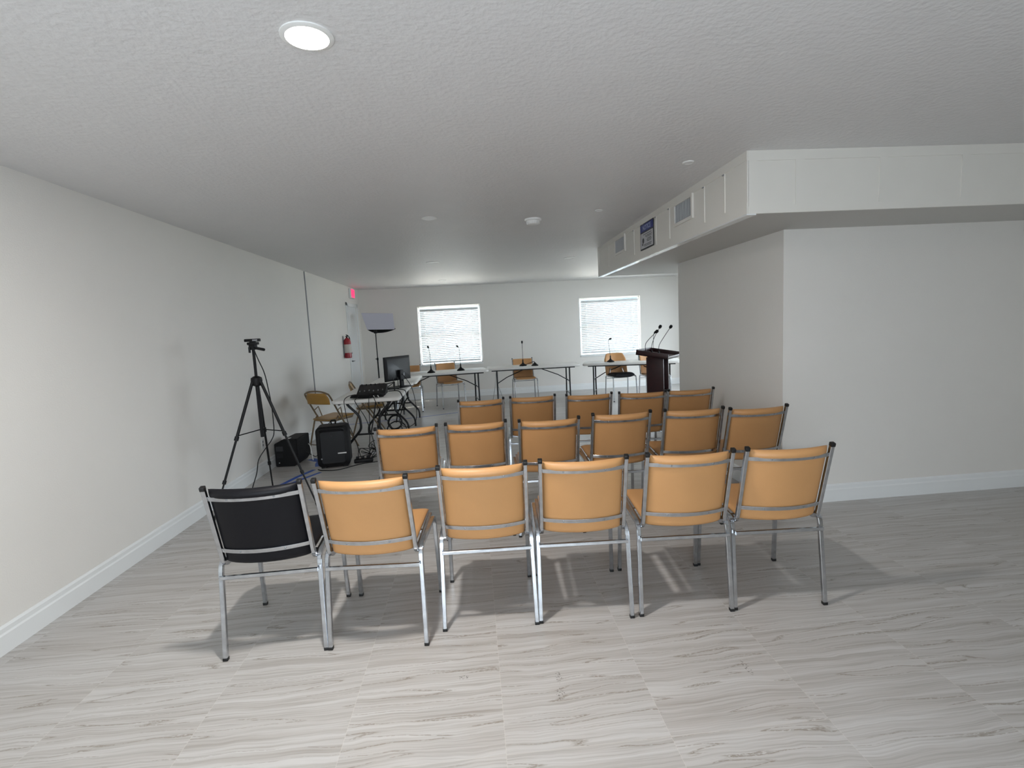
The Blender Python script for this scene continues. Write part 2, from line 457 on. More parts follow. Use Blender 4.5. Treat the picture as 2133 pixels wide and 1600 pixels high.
LOUV = mat('louver_grey', '#b9babb', .5)
VDARK = mat('vent_dark', '#3f4245', .7)
def vent(label, y0, y1, z0, z1):
    r = thing('air_vent', label, 'vent', (DX-.012, (y0+y1)/2, z0), 0, 'air vents in the soffit')
    h = (y1-y0)/2; hz = z1-z0
    bm = B(); t = .022
    for a, b, c, d in ((-h-t, -h, -t, hz+t), (h, h+t, -t, hz+t), (-h, h, -t, 0), (-h, h, hz, hz+t)): box(bm, (-.012, a, c), (.004, b, d))
    obj('frame', bm, DUCT, r, False)
    bm = B(); box(bm, (.001, -h, 0), (.005, h, hz)); obj('backing', bm, VDARK, r, False)
    n = 15
    for k in range(n):
        bm = B(); y = -h+(k+.5)*2*h/n
        box(bm, (-.005, y-.0016, 0), (.001, y+.0016, hz))
        obj('louver', bm, LOUV, r, False)
    return r
vent('white louvered air vent on soffit between the notice sign and the near corner', 3.90, 4.22, 2.285, 2.425)
vent('white louvered air vent at the far end of the soffit past the notice sign', 5.63, 5.99, 2.30, 2.44)

def text(name, s, size, m, parent, loc, rot, shear=0, ext=.0005, align='CENTER'):
    c = bpy.data.curves.new(name, 'FONT'); c.body = s; c.size = size; c.extrude = ext; c.align_x = align; c.align_y = 'CENTER'; c.shear = shear; c.offset = size*.02
    o = bpy.data.objects.new(name, c); COL.objects.link(o); o.parent = parent; o.location = loc; o.rotation_euler = rot
    c.materials.append(m)
    bpy.context.view_layer.update()
    me = bpy.data.meshes.new_from_object(o.evaluated_get(bpy.context.evaluated_depsgraph_get()))
    bpy.data.objects.remove(o); bpy.data.curves.remove(c)
    o = bpy.data.objects.new(name, me); COL.objects.link(o); o.parent = parent; o.location = loc; o.rotation_euler = rot
    if not me.materials: me.materials.append(m)
    return o
INK = mat('sign_ink', '#26272c', .5); NAVY = mat('sign_blue', '#1b2a78', .45); SIGNW = mat('sign_white', '#b9b9bd', .5); PALE = mat('sign_letter', '#9aa3c4', .5)
sg = thing('notice_sign', 'small blue and white notice sign on the soffit between two vents', 'sign', (DX-.0125, 4.915, 2.197))
bm = B(); box(bm, (-.003, -.185, 0), (0, .185, .248)); obj('panel', bm, INK, sg, False)
bm = B(); box(bm, (-.0035, -.172, .012), (-.003, .172, .158)); obj('text_field', bm, SIGNW, sg, False)
bm = B(); box(bm, (-.0035, -.176, .17), (-.003, .176, .238)); obj('header', bm, NAVY, sg, False)
text('lettering', 'NOTICE', .062, PALE, sg, (-.0036, 0, .203), (PI/2, 0, -PI/2))
bm = B()
for (y0_, y1_, z) in ((-.13, .10, .140), (-.14, .04, .122), (-.13, .02, .110), (-.12, -.01, .092), (-.13, 0, .080), (-.12, -.01, .068), (-.13, .09, .043), (-.12, .08, .030)):
    y = y0_
    while y < y1_:
        l = random.uniform(.014, .032); box(bm, (-.0038, y, z-.0035), (-.0034, min(y+l, y1_), z+.0035)); y += l+.007
obj('text_lines', bm, INK, sg, False)
bm = B(); lathe(bm, [(0, 0), (.026, 0), (.026, .0005), (0, .0005)], 20, T(-.0035, .10, .085) @ Mx.Rotation(-PI/2, 4, 'Y'))
lathe(bm, [(0, 0), (.013, 0), (.013, .0005), (0, .0005)], 16, T(-.0035, .12, .05) @ Mx.Rotation(-PI/2, 4, 'Y'))
box(bm, (-.004, .105, .045), (-.0035, .115, .08)); obj('camera_symbol', bm, INK, sg, False)

# ------------------------------------------------------------------ ceiling fittings
LIT = emat('lit_lens', '#fff6e6', 30.)
def downlight(label, x, y, r=.07, lit=False):
    t = thing('recessed_light', label, 'ceiling light', (x, y, H), 0, None if lit else 'unlit ceiling lights')
    bm = B(); lathe(bm, [(r*.97, 0), (r*1.2, 0), (r*1.2, -.004), (r*1.02, -.008), (r*.97, -.008), (r*.97, 0)], 32); obj('trim_ring', bm, WHITEP, t)
    bm = B(); lathe(bm, [(0, -.001), (r*.98, -.001), (r*.98, -.006), (0, -.006)], 32); obj('lens', bm, LIT if lit else LENSOFF, t)
    return t
downlight('lit round recessed ceiling light above the left chairs', -.49, 1.86, .072, True)
downlight('unlit round ceiling light left of the smoke detector', -.32, 4.68, .056)
downlight('unlit round ceiling light in front of the left back window', -.51, 7.57, .08)
downlight('unlit round ceiling light near the far end of soffit', 1.51, 7.70, .075)
downlight('tiny unlit round ceiling light beside the near corner of soffit', 1.445, 3.31, .03)
downlight('unlit round ceiling light closest to the back wall', -.53, 10.28, .065)
downlight('tiny unlit round ceiling light between smoke detector and soffit', 1.185, 4.60, .03)
sd = thing('smoke_detector', 'white round smoke detector on the ceiling', 'smoke detector', (.625, 4.87, H))
bm = B(); lathe(bm, [(0, 0), (.078, 0), (.078, -.014), (.07, -.02), (0, -.02)], 28); obj('base', bm, WHITEP, sd)
bm = B(); lathe(bm, [(.062, -.02), (.055, -.045), (.045, -.052), (0, -.054)], 28)
for k in range(12):
    a = 2*PI*k/12; box(bm, (.05, -.004, -.046), (.062, .004, -.02), 0, Rz(a))
obj('sensor_head', bm, WHITEP, sd)

# ------------------------------------------------------------------ left wall fittings
ex = thing('exit_sign', 'glowing red exit sign on the wall above the door', 'exit sign', (XL, 10.86, 2.27))
bm = B(); box(bm, (0, -.16, 0), (.05, .16, .20), .006); obj('housing', bm, WHITEP, ex)
bm = B(); box(bm, (.05, -.145, .012), (.052, .145, .188)); obj('face', bm, emat('exit_face', '#ff5a86', 1.0), ex, False)
text('lettering', 'EXIT', .15, emat('exit_letters', '#ff2a55', 2.2), ex, (.0525, 0, .10), (PI/2, 0, PI/2))
fe = thing('fire_extinguisher', 'red fire extinguisher hanging on the left wall by the door', 'fire extinguisher', (XL+.075, 9.93, 1.09))
bm = B(); lathe(bm, [(0, 0), (.055, 0), (.066, .012), (.066, .30), (.058, .345), (.03, .375), (.024, .385), (0, .385)], 24); obj('cylinder', bm, RED, fe)
bm = B(); lathe(bm, [(.0667, .10), (.0667, .26)], 24); obj('paper_label', bm, mat('ext_label', '#b9b4ae', .5), fe)
bm = B(); tube(bm, [(0, 0, .38), (0, 0, .42)], .018, 10); box(bm, (-.012, -.09, .425), (.012, .035, .437), .003, Mx.Rotation(math.radians(-8), 4, 'X')); box(bm, (-.012, -.085, .402), (.012, .03, .412), .003); obj('handle', bm, BLACK, fe)
bm = B(); tube(bm, smoothpath([(0, .02, .41), (.02, .08, .40), (.03, .1, .32), (.03, .09, .2), (.03, .085, .14)]), .010, 8); obj('hose', bm, BLACK, fe)
bm = B(); lathe(bm, [(0, 0), (.018, 0), (.018, .012), (0, .012)], 14, T(.015, 0, .39) @ Mx.Rotation(PI/2, 4, 'Y')); obj('gauge', bm, WHITEP, fe)
bm = B(); box(bm, (-.077, -.03, .05), (-.062, .03, .42)); obj('wall_bracket', bm, STEEL, fe, False)
bm = B(); box(bm, (XL, 5.86, .28), (XL+.007, 5.935, .40), .003)
ol = tag(obj('wall_outlet', bm, WHITEP), 'white wall outlet plate low on the left wall behind the tripod', 'outlet')
bm = B()
for dz in (.31, .35):
    box(bm, (XL+.007, 5.885, dz), (XL+.009, 5.912, dz+.022), .002)
obj('socket', bm, GREYP, ol)
bm = B(); box(bm, (XL, 7.945, .6), (XL+.012, 7.965, H-.005), .002)
tag(obj('cable_raceway', bm, GREYP), 'thin grey vertical cable raceway running up the left wall', 'cable raceway')

# ------------------------------------------------------------------ chairs
def build_chair(name, label, vinyl, group, seat_mat=None, rounded=False):
    """origin on the floor under the chair; the sitter faces +y"""
    r = thing(name, label, 'chair', (0, 0, 0), 0, group)
    yl = lambda z: -.215-(z-.455)*(.115/.41)
    for s in (-1, 1):
        bm = B(); tube(bm, [(s*.233, -.25, .012)]+fillet([(s*.2325, -.249, .03), (s*.226, -.207, .47), (s*.226, 0, .472)], .05), .0105, 4, up=(1, 0, 0)); lg = obj('leg', bm, CHROME, r, True, 30)
        bm = B(); box(bm, (-.0115, -.0115, 0), (.0115, .0115, .016), .002, T(s*.233, -.25, 0)); obj('foot_cap', bm, BLACKP, lg)
        bm = B(); tube(bm, [(s*.233, .25, .012)]+fillet([(s*.2325, .249, .03), (s*.226, .215, .475), (s*.226, 0.001, .472)], .05), .0105, 4, up=(1, 0, 0)); lg = obj('leg', bm, CHROME, r, True, 30)
        bm = B(); box(bm, (-.0115, -.0115, 0), (.0115, .0115, .016), .002, T(s*.233, .25, 0)); obj('foot_cap', bm, BLACKP, lg)
        if rounded: continue
        bm = B(); tube(bm, fillet([(s*.2065, -.33, .862), (s*.2065, -.213, .452), (s*.2065, .21, .484)], .045), .0095, 4, up=(1, 0, 0), ry=.0105); up_ = obj('upright', bm, CHROME, r, True, 30)
        bm = B(); box(bm, (-.0108, -.0118, -.008), (.0108, .0118, .012), .003, T(s*.2065, -.331, .862) @ Mx.Rotation(math.radians(15.7), 4, 'X')); obj('end_cap', bm, BLACKP, up_)
    bm = B(); tube(bm, [(-.224, -.243, .405), (.224, -.243, .405)], .0085, 4, ry=.0085); obj('stretcher', bm, CHROME, r, True, 30)
    bow = lambda x: -.048*(1-(x/.199)**2)
    if rounded:
        zt, zb, hx = .90, .47, .225
        def f(u, v):
            z = (zt+zb)/2+v*(zt-zb)/2; k = 1-.16*max(0, abs(v)-.55)/.45*abs(u)**3 if v > 0 else 1
            x = u*hx*k; zz = z-.05*abs(u)**6*max(0, v); return (x, yl(z)+.018+bow(min(.2, abs(x))), zz)
        bk = pillow(B(), f, lambda u, v: (0, .96, .27), 18, 14, .02, 6)
        obj('backrest', bk, vinyl, r, True, 70)
        bm = B()
        for s in (-1, 1): tube(bm, fillet([(s*.12, -.24, .60), (s*.16, -.2, .46), (s*.226, -.1, .47)], .04), .011, 8)
        obj('back_bracket', bm, CHROME, r)
    else:
        zt, zb, hx = .856, .472, .1955
        def f(u, v):
            z = (zt+zb)/2+v*(zt-zb)/2; x = u*hx; return (x, yl(z)+.02+bow(x), z)
        bk = pillow(B(), f, lambda u, v: (0, .963, .27), 18, 18, .018, 14, lambda u, v: .013*max(0, 1-((v-.90)/.12)**2)*(1-u**8)+.006*max(0, 1-((v+.95)/.12)**2)*(1-u**8))
        obj('backrest', bk, vinyl, r, True, 70)
        for z in (.812, .540):
            bm = B(); P = []
            for k in range(17):
                x = -.1975+.395*k/16; P.append((x, yl(z)-.0035+bow(x)*.985, z))
            tube(bm, P, .0022, 4, up=(0, 1, .28), ry=.0105); bar = obj('back_bar', bm, CHROME, r, True, 30)
            for sx in (-.1, .1):
                bm = B(); ball(bm, (sx, yl(z)-.0055+bow(sx), z), .0046, 1, .6, 1, 8); obj('screw', bm, STEEL, bar)
    def g(u, v):
        x = u*.197; y = .02+v*.225; z = .484+.022*(v+1)/2-.008*(1-u*u)-.03*max(0, v-.72)**2*4
        return (x, y, z)
    st = pillow(B(), g, lambda u, v: (0, -.05, 1), 16, 16,   .05 if rounded else .022, 6 if rounded else 10); obj('seat', st, seat_mat or vinyl, r, True, 70)
    bm = B(); box(bm, (-.216, .02, .455), (.216, .04, .468)); box(bm, (-.216, -.13, .446), (.216, -.11, .46)); obj('seat_support', bm, CHROME, r, False)
    return r

GF, GM, GB = 'stacking chairs in the row nearest the camera', 'stacking chairs in the middle row', 'stacking chairs in the row nearest the tables'
def at(cx, cy, a):   # chair origin from the middle of its back-top caps
    a = math.radians(a); return (cx-math.sin(a)*.33, cy+math.cos(a)*.33, 0), a
tan0 = build_chair('stacking_chair', '', TAN, GF)
rows = [
 (GF, [(-.545, 2.285, -4.5, 'tan vinyl stacking chair directly right of the black vinyl chair'),
       (.006, 2.362, -1.8, 'tan vinyl stacking chair with brightest left leg, second tan chair of the nearest row'),
       (.490, 2.348, -3.5, 'tan vinyl stacking chair in the nearest row, third of its five tan chairs'),
       (1.006, 2.325, -3.5, 'tan vinyl stacking chair second from the right end of the nearest row'),
       (1.492, 2.305, -3.5, 'tan vinyl stacking chair at the right end of the nearest row')]),
 (GM, [(-.491, 3.486, 1.5, 'tan vinyl stacking chair at left end of middle row, beside the floor cables'),
       (-.015, 3.493, -.8, 'tan vinyl stacking chair second from the left in the middle row'),
       (.491, 3.445, -1., 'tan vinyl stacking chair third from the left in the middle row'),
       (1.020, 3.505, -1., 'tan vinyl stacking chair fourth from the left in the middle row'),
       (1.536, 3.478, -4., 'tan vinyl stacking chair fifth from the left in the middle row'),
       (1.965, 3.392, .5, 'tan vinyl stacking chair at right end of middle row, against the pillar corner')]),
 (GB, [(.041, 4.645, 3., 'tan vinyl stacking chair at the left end of the row nearest the tables'),
       (.520, 4.665, -3., 'tan vinyl stacking chair second from left in the row nearest the tables'),
       (1.031, 4.575, -4., 'tan vinyl stacking chair third from left in the row nearest the tables'),
       (1.505, 4.50, -8., 'tan vinyl stacking chair directly in front of the lectern, row nearest the tables'),
       (1.954, 4.485, -3., 'tan vinyl stacking chair beside the pillar, right end of the row nearest the tables')])]
first = True
for grp, lst in rows:
    for cx, cy, a, lb in lst:
        loc, ang = at(cx, cy, a)
        if first: tan0.location = loc; tan0.rotation_euler = (0, 0, ang); tan0['label'] = lb; c = tan0; first = False
        else: c = dup(tan0, loc, ang, lb)
        c['group'] = grp
blk = build_chair('stacking_chair', 'black vinyl stacking chair with chrome frame at left end of the nearest row', BLKV, GF)
loc, ang = at(-1.022, 2.30, 1.5); blk.location = loc; blk.rotation_euler = (0, 0, ang)

GD = 'chairs behind the long white tables'
for x, y, a, lb in ((-1.27, 9.97, 183, 'tan stacking chair half hidden behind the computer monitor at the back tables'),
                    (-.50, 10.20, 198, 'tan stacking chair behind the left back table under the left window'),
                    (1.00, 10.22, 181, 'tan stacking chair behind the middle back table between the windows'),
                    (3.42, 9.48, 178, 'tan stacking chair behind the lectern at the right back table')):
    c = dup(tan0, (x, y, 0), math.radians(a), lb); c['group'] = GD
dc = build_chair('stacking_chair', 'brown-backed chair with rounded top and black seat under the right window', TAN, GD, BLKV, True)
dc.location = (2.83, 9.72, 0); dc.rotation_euler = (0, 0, math.radians(184))

# ------------------------------------------------------------------ folding tables
def table(label, cx, cy, a, L=1.83, W=.76, style='wish', grp=None):
    """origin on the floor at the middle; long axis local x"""
    r = thing('folding_table', label, 'table', (cx, cy, 0), math.radians(a), grp)
    zt = .737
    bm = B(); prism(bm, rrect(L, W, .07), [(zt-.042, .012), (zt-.034, 0), (zt-.006, 0), (zt, .006)]); obj('tabletop', bm, TABLE, r)
    bm = B()
    for s in (-1, 1): box(bm, (-L/2+.1, s*(W/2-.07)-.012, zt-.064), (L/2-.1, s*(W/2-.07)+.012, zt-.043))
    obj('apron_rail', bm, TLEG, r, False)
    for s in (-1, 1):
        xe = s*(L/2-.20)
        for t in (-1, 1):
            bm = B()
            if style == 'wish':
                P = [(xe, t*.27, zt-.045), (xe, t*.24, .64), (xe, t*.135, .52), (xe, t*.115, .42), (xe, t*.13, .33), (xe, t*.25, .19), (xe, t*.295, .11), (xe, t*.30, 0)]
                tube(bm, smoothpath(P, 5), .0155, 10)
            else:
                P = [(xe, t*.26, zt-.045), (xe, t*.26, .45), (xe, t*.285, .2), (xe, t*.31, 0)]
                tube(bm, smoothpath(P, 5), .0145, 10)
            obj('leg', bm, TLEG, r)
        zc, hw = (.28, .17) if style == 'wish' else (.40, .26)
        bm = B(); tube(bm, [(xe, -hw, zc), (xe, hw, zc)], .012, 8); obj('crossbar', bm, TLEG, r)
        if style != 'wish':
            bm = B(); tube(bm, [(xe, -.29, .15), (xe, .29, .15)], .009, 8); obj('crossbar', bm, TLEG, r)
        bm = B(); tube(bm, [(xe, 0, zc), (xe-s*.2, 0, zc+.12), (xe-s*min(.62, L/2-.24), 0, zt-.045)], .009, 8); obj('brace', bm, TLEG, r)
    return r
GT = 'long white folding tables facing the chairs'
def from_front(fl, a, L=1.83, W=.76):   # centre from the front-left top corner
    a = math.radians(a); c, s = math.cos(a), math.sin(a); return fl[0]+L/2*c-W/2*s, fl[1]+L/2*s+W/2*c
x, y = from_front((-1.54, 9.42), 7); table('white folding table at the back, left end of three, below the left window', x, y, 7, style='straight', grp=GT)
x, y = from_front((.225, 9.86), -3); table('white folding table at the back, in the middle between both windows', x, y, -3, style='straight', grp=GT)
x, y = from_front((2.085, 9.74), -18); table('white folding table at the back, right end of three, behind the lectern', x, y, -18, style='straight', grp=GT)
GS = 'white folding tables along the left wall'
table('white folding table along the left wall carrying the audio mixer', -1.345, 7.10, 91, W=.81, grp=GS)
table('short white folding table between mixer table and the back tables', -1.31, 8.66, 91, 1.20, grp=GS)

# ------------------------------------------------------------------ metal folding chairs
def folding_chair(label, x, y, a, grp):
    """sitter faces +x"""
    r = thing('folding_chair', label, 'chair', (x, y, 0), math.radians(a), grp)
    R_ = .011; w = .215
    front = lambda s: [(.235, s*w, .0), (-.06, s*w, .49), (-.20, s*w, .74)]
    bm = B(); P = [V(p) for p in front(-1)]
    arch = [(-.225, -w*.85, .785), (-.235, -w*.5, .808), (-.238, 0, .815), (-.235, w*.5, .808), (-.225, w*.85, .785)]
    tube(bm, smoothpath(P+[V(p) for p in arch]+[V(p) for p in front(1)[::-1]], 6), R_, 8, up=(0, 1, 0)); obj('back_and_front_legs', bm, BRONZE, r)
    for s in (-1, 1):
        bm = B(); tube(bm, [(-.06, s*(w-.03), .47), (-.12, s*(w-.03), .40), (-.245, s*(w-.02), 0)], .011, 8); obj('rear_leg', bm, BRONZE, r)
        bm = B(); tube(bm, [(-.085, s*(w-.015), .545), (-.02, s*(w-.015), .60-.02), (.02, s*(w-.03), .44)], .006, 4); obj('hinge_link', bm, BRONZE, r)
    bm = B(); tube(bm, [(.16, -w, .125), (.16, w, .125)], .007, 8); tube(bm, [(-.215, -w+.02, .10), (-.215, w-.02, .10)], .007, 8); obj('crossbar', bm, BRONZE, r)
    def g(u, v):
        sh = 1-.12*(v < 0)*abs(v); return (.04+v*.205, u*.195*(1-.10*max(0, -v)), .440+.012*v-.012*(1-u*u)*.5)
    bm = pillow(B(), g, lambda u, v: (0, 0, 1), 12, 12, .02, 6); obj('seat', bm, MUSTARD, r, True, 70)
    bm = B(); prism(bm, rrect(.40, .38, .05), [(.405, .01), (.425, 0), (.438, 0)], T(.04, 0, 0)); obj('seat_pan', bm, BRONZE, r)
    def f(u, v):
        z = .715+v*.075; k = 1-.25*max(0, v)**2; return (-.203-.12*(v*.075)-.022*(1-u*u)*1.0-.018*(v > 0)*v, u*(.198)*k, z)
    bm = pillow(B(), f, lambda u, v: (.9, 0, .4), 14, 10, .014, 5); obj('backrest', bm, MUSTARD, r, True, 70)
    return r
GC = 'mustard metal folding chairs by the left wall'
folding_chair('mustard padded metal folding chair standing clear between wall and speaker', -1.95, 6.93, 60, GC)
folding_chair('mustard padded metal folding chair tucked under the mixer table', -1.655, 7.86, 10, GC)

# ------------------------------------------------------------------ gooseneck microphones
def goose(label, x, y, z, pts, base=True, grp=None, up=None, hr=.016):
    r = thing('gooseneck_microphone', label, 'microphone', (x, y, z), 0, grp)
    if base:
        bm = B(); lathe(bm, [(0, 0), (.075, 0), (.075, .012), (.06, .028), (.028, .048), (.014, .07), (.011, .13), (0, .13)], 20); obj('base', bm, BLACK, r)
    else:
        bm = B(); lathe(bm, [(0, 0), (.016, 0), (.013, .03), (0, .03)], 12); obj('socket', bm, BLACK, r)
    P = smoothpath(pts, 6)
    bm = B(); tube(bm, P, .0042, 8); obj('gooseneck', bm, BLACK, r)
    d = (P[-1]-P[-2]).normalized(); M = T(*P[-1]) @ d.to_track_quat('Z', 'Y').to_matrix().to_4x4()
    bm = B(); lathe(bm, [(0, -.01), (hr*.6, -.008), (hr, .006), (hr*1.1, .024), (hr*.85, .042), (0, .05)], 14, M); obj('windscreen', bm, BLACKC, r)
    return r
GMIC = 'desk microphones on the back tables'
ZT = .7375
goose('black desk microphone with broad base standing on the left back table', -.815, 9.68, ZT, [(0, 0, .12), (-.004, 0, .3), (-.012, -.01, .44), (-.02, -.03, .475)], grp=GMIC)
goose('black desk microphone right of the broad-based one, below left window', -.262, 9.83, ZT, [(0, 0, .12), (-.004, 0, .3), (-.012, -.005, .43), (-.03, -.03, .46)], grp=GMIC)
goose('black desk microphone upright on the middle back table', .965, 10.08, ZT, [(0, 0, .12), (0, 0, .3), (0, -.01, .455)], grp=GMIC)
goose('black desk microphone standing on the right back table under the window', 2.66, 9.80, ZT, [(0, 0, .12), (-.02, 0, .3), (-.03, -.01, .43), (-.015, -.03, .45)], grp=GMIC)
goose('black desk microphone standing on the right back table behind the lectern', 3.40, 9.46, ZT, [(0, 0, .12), (.003, 0, .35), (.01, -.01, .50), (.02, -.02, .53)], grp=GMIC)
# one laid over
t = thing('gooseneck_microphone', 'black desk microphone bent flat over the middle back table edge', 'microphone', (1.19, 9.98, ZT), 0, GMIC)
bm = B(); lathe(bm, [(0, 0), (.07, 0), (.07, .012), (.05, .03), (.02, .055), (.012, .07), (0, .07)], 20); obj('base', bm, BLACK, t)
bm = B(); tube(bm, smoothpath([(0, 0, .065), (-.02, 0, .085), (-.10, -.01, .06), (-.22, -.02, .02)]), .006, 8); obj('gooseneck', bm, BLACK, t)
bm = B(); ball(bm, (-.24, -.02, .018), .014, 1.8, 1, 1); obj('windscreen', bm, BLACKC, t)

# papers
def sheet(label, x, y, a, n=3):
    bm = B()
    for k in range(n): box(bm, (-.14+.004*k, -.108, .0007*k), (.14+.004*k, .108, .0007*k+.0005), 0, Rz(.05*k))
    o = tag(obj('paper_sheets', bm, PAPER, None, False), label, 'paper', 'papers on the back tables'); o.location = (x, y, ZT+.0005); o.rotation_euler = (0, 0, math.radians(a)); return o
sheet('white papers on left back table beside the broad-based microphone', -1.06, 9.80, 8)
sheet('white papers at right end of left back table', -.04, 9.92, 12)
sheet('white papers below the upright microphone on the middle back table', .90, 9.96, -2)
sheet('white papers on the right back table under the window', 2.47, 9.82, -15)

# ------------------------------------------------------------------ lectern
lx, ly, la = 2.63, 7.15, math.radians(-38)
lc = thing('lectern', 'dark mahogany lectern with overhanging top standing beside the pillar', 'lectern', (lx, ly, 0), la)
# local -x = the side turned to the tables' left, local +x = the speaker's side
bm = B(); box(bm, (-.13, -.115, .03), (-.112, .115, .985), .003); obj('front_panel', bm, MAROON, lc)
for s in (-1, 1):
    bm = B(); box(bm, (-.112, s*.115-.009, .42), (.12, s*.115+.009, .985), .003)
    box(bm, (.03, s*.115-.009, .03), (.12, s*.115+.009, .42), .003); obj('side_panel', bm, MAROON, lc)
bm = B(); box(bm, (-.11, -.106, .42), (.12, .106, .438)); obj('shelf', bm, MAROON, lc, False)
bm = B(); box(bm, (-.17, -.17, 0), (.17, .17, .035), .008); obj('plinth', bm, MAROON, lc)
bm = B(); tl = Mx.Rotation(math.radians(9), 4, 'Y')
box(bm, (-.22, -.30, 0), (.24, .30, .022), .004, T(0, 0, 1.0) @ tl)
for lo, hi in (((-.22, -.30, 0), (-.20, .30, .075)), ((-.22, -.30, 0), (.24, -.282, .07)), ((-.22, .282, 0), (.24, .30, .07)), ((.22, -.30, 0), (.24, .30, .04))): box(bm, lo, hi, .004, T(0, 0, 1.0) @ tl)
obj('slanted_top', bm, MAROON, lc)
bm = B(); box(bm, (-.115, -.108, .96), (.115, .108, 1.0)); obj('neck', bm, MAROON, lc, False)
GL = 'gooseneck microphones on the lectern'
Rm = Rz(la)
for ox, oy, pts, lb in ((-.174, 0., [(0, 0, .02), (.0, 0, .12), (.05, .0, .19), (.155, 0, .285)], 'leftmost black gooseneck microphone on the lectern, bent lowest'),
                        (-.065, .05, [(0, 0, .02), (.005, 0, .12), (.05, 0, .24), (.12, 0, .355)], 'middle black gooseneck microphone on the lectern, rising highest'),
                        (.04, .06, [(0, 0, .02), (.01, 0, .12), (.08, 0, .23), (.175, 0, .36)], 'rightmost black gooseneck microphone on the lectern, leaning towards the pillar')):
    goose(lb, lx+ox, ly+oy, 1.025-(ox*math.cos(la)+oy*math.sin(la))*.158, pts, False, GL, hr=.021)

# ------------------------------------------------------------------ softbox light
sb = thing('softbox_light', 'pale rectangular softbox light on black stand in the far left corner', 'studio light', (-1.98, 10.72, 0))
bm = B(); tube(bm, [(0, 0, .22), (0, 0, 1.0)], .014, 10); tube(bm, [(0, 0, 1.0), (0, 0, 1.56)], .010, 10); obj('stand_pole', bm, BLACK, sb)
bm = B(); lathe(bm, [(.0, -.02), (.02, -.02), (.02, .03), (0, .03)], 12, T(0, 0, 1.0)); tube(bm, [(0, 0, 1.0), (-.045, 0, 1.01)], .007, 8); obj('collar', bm, BLACK, sb)
for k in range(3):
    a = 2*PI*k/3+.5; bm = B(); tube(bm, [(0, 0, .55), (.40*math.cos(a), .40*math.sin(a), .01)], .008, 8); obj('leg', bm, BLACK, sb)
cs_ = [V((-.165, .02, 1.62)), V((.39, .02, 1.60)), V((.40, -.15, 1.915)), V((-.225, -.15, 1.955))]
nrm_ = (cs_[1]-cs_[0]).cross(cs_[3]-cs_[0]).normalized()
mid_ = (cs_[0]+cs_[1]+cs_[2]+cs_[3])/4
bm = B(); f4 = [bm.verts.new(p) for p in cs_]; b4 = [bm.verts.new(mid_+(p-mid_)*.22-nrm_*.26) for p in cs_]
for k in range(4): bm.faces.new((f4[k], f4[(k+1) % 4], b4[(k+1) % 4], b4[k]))
bm.faces.new(b4[::-1]); bm.faces.new(f4); obj('softbox_shell', bm, BLACKC, sb, False)
bm = B(); f4 = [bm.verts.new(p+nrm_*.001) for p in cs_]; g4 = [bm.verts.new(p+nrm_*.008) for p in cs_]
for k in range(4): bm.faces.new((f4[k], f4[(k+1) % 4], g4[(k+1) % 4], g4[k]))
bm.faces.new(g4); bm.faces.new(f4[::-1]); obj('diffuser', bm, SOFTF, sb, False)
bm = B(); n_ = 12; A_, C_ = [], []
for k in range(n_+1):
    t = k/n_; p = cs_[0].lerp(cs_[1], t); d_ = .075*(1-abs(2*t-.7)**2.2/1.3**2.2) if t > .35 else .075*(1-((.35-t)/.35)**2.2)
    A_.append((bm.verts.new(p+V((0, 0, 0))), bm.verts.new(p+V((0, 0, -max(d_, .003))))))
    C_.append((bm.verts.new(p+V((0, .12, .02))), bm.verts.new(p+V((0, .10, -max(d_, .003))))))
for k in range(n_):
    bm.faces.new((A_[k][0], A_[k+1][0], A_[k+1][1], A_[k][1])); bm.faces.new((C_[k][0], C_[k][1], C_[k+1][1], C_[k+1][0]))
    bm.faces.new((A_[k][1], A_[k+1][1], C_[k+1][1], C_[k][1])); bm.faces.new((A_[k][0], C_[k][0], C_[k+1][0], A_[k+1][0]))
for q in (0, n_): bm.faces.new((A_[q][0], A_[q][1], C_[q][1], C_[q][0]))
obj('lower_hood', bm, BLACKC, sb, True, 50)
bm = B(); box(bm, (-.03, -.03, 1.53), (.03, .05, 1.60), .01); obj('bracket', bm, BLACK, sb)

# ------------------------------------------------------------------ tripod with webcam
tp = thing('camera_tripod', 'tall black camera tripod standing by the left wall', 'tripod', (-1.94, 4.69, 0))
hub = V((0, 0, 1.15))
feet = [(-.33, -.35, 0), (-.14, .46, 0), (.46, -.11, 0)]
for f_ in feet:
    f_ = V(f_); d = (f_-hub); top = hub+V((f_.x, f_.y, 0)).normalized()*.035
    P = lambda t: top+(f_-top)*t
    bm = B(); tube(bm, [P(0), P(.42)], .0135, 8); tube(bm, [P(.40), P(.74)], .0105, 8); tube(bm, [P(.72), P(.985)], .0075, 8); lg = obj('leg', bm, BLACK, tp)
    bm = B(); tube(bm, [P(.405), P(.435)], .019, 8); tube(bm, [P(.715), P(.74)], .016, 8); obj('leg_lock', bm, BLACK, lg)
    bm = B(); tube(bm, [P(.975), P(1.0)], .012, 8); obj('rubber_foot', bm, BLACK, lg)
    m_ = P(.40); bm = B(); tube(bm, [V((0, 0, m_.z+.02)), m_], .005, 6); obj('spreader_arm', bm, BLACK, tp)
bm = B(); lathe(bm, [(0, 1.09), (.04, 1.11), (.048, 1.15), (.045, 1.175), (.022, 1.19), (0, 1.19)], 16); obj('hub', bm, BLACK, tp)
bm = B(); tube(bm, [(0, 0, .64), (0, 0, 1.10)], .016, 10); tube(bm, [(0, 0, 1.1), (0, 0, 1.44)], .0125, 10); obj('center_column', bm, BLACK, tp)
bm = B(); box(bm, (-.03, -.025, 1.425), (.03, .025, 1.47), .006); box(bm, (-.04, -.03, 1.468), (.045, .03, 1.492), .005)
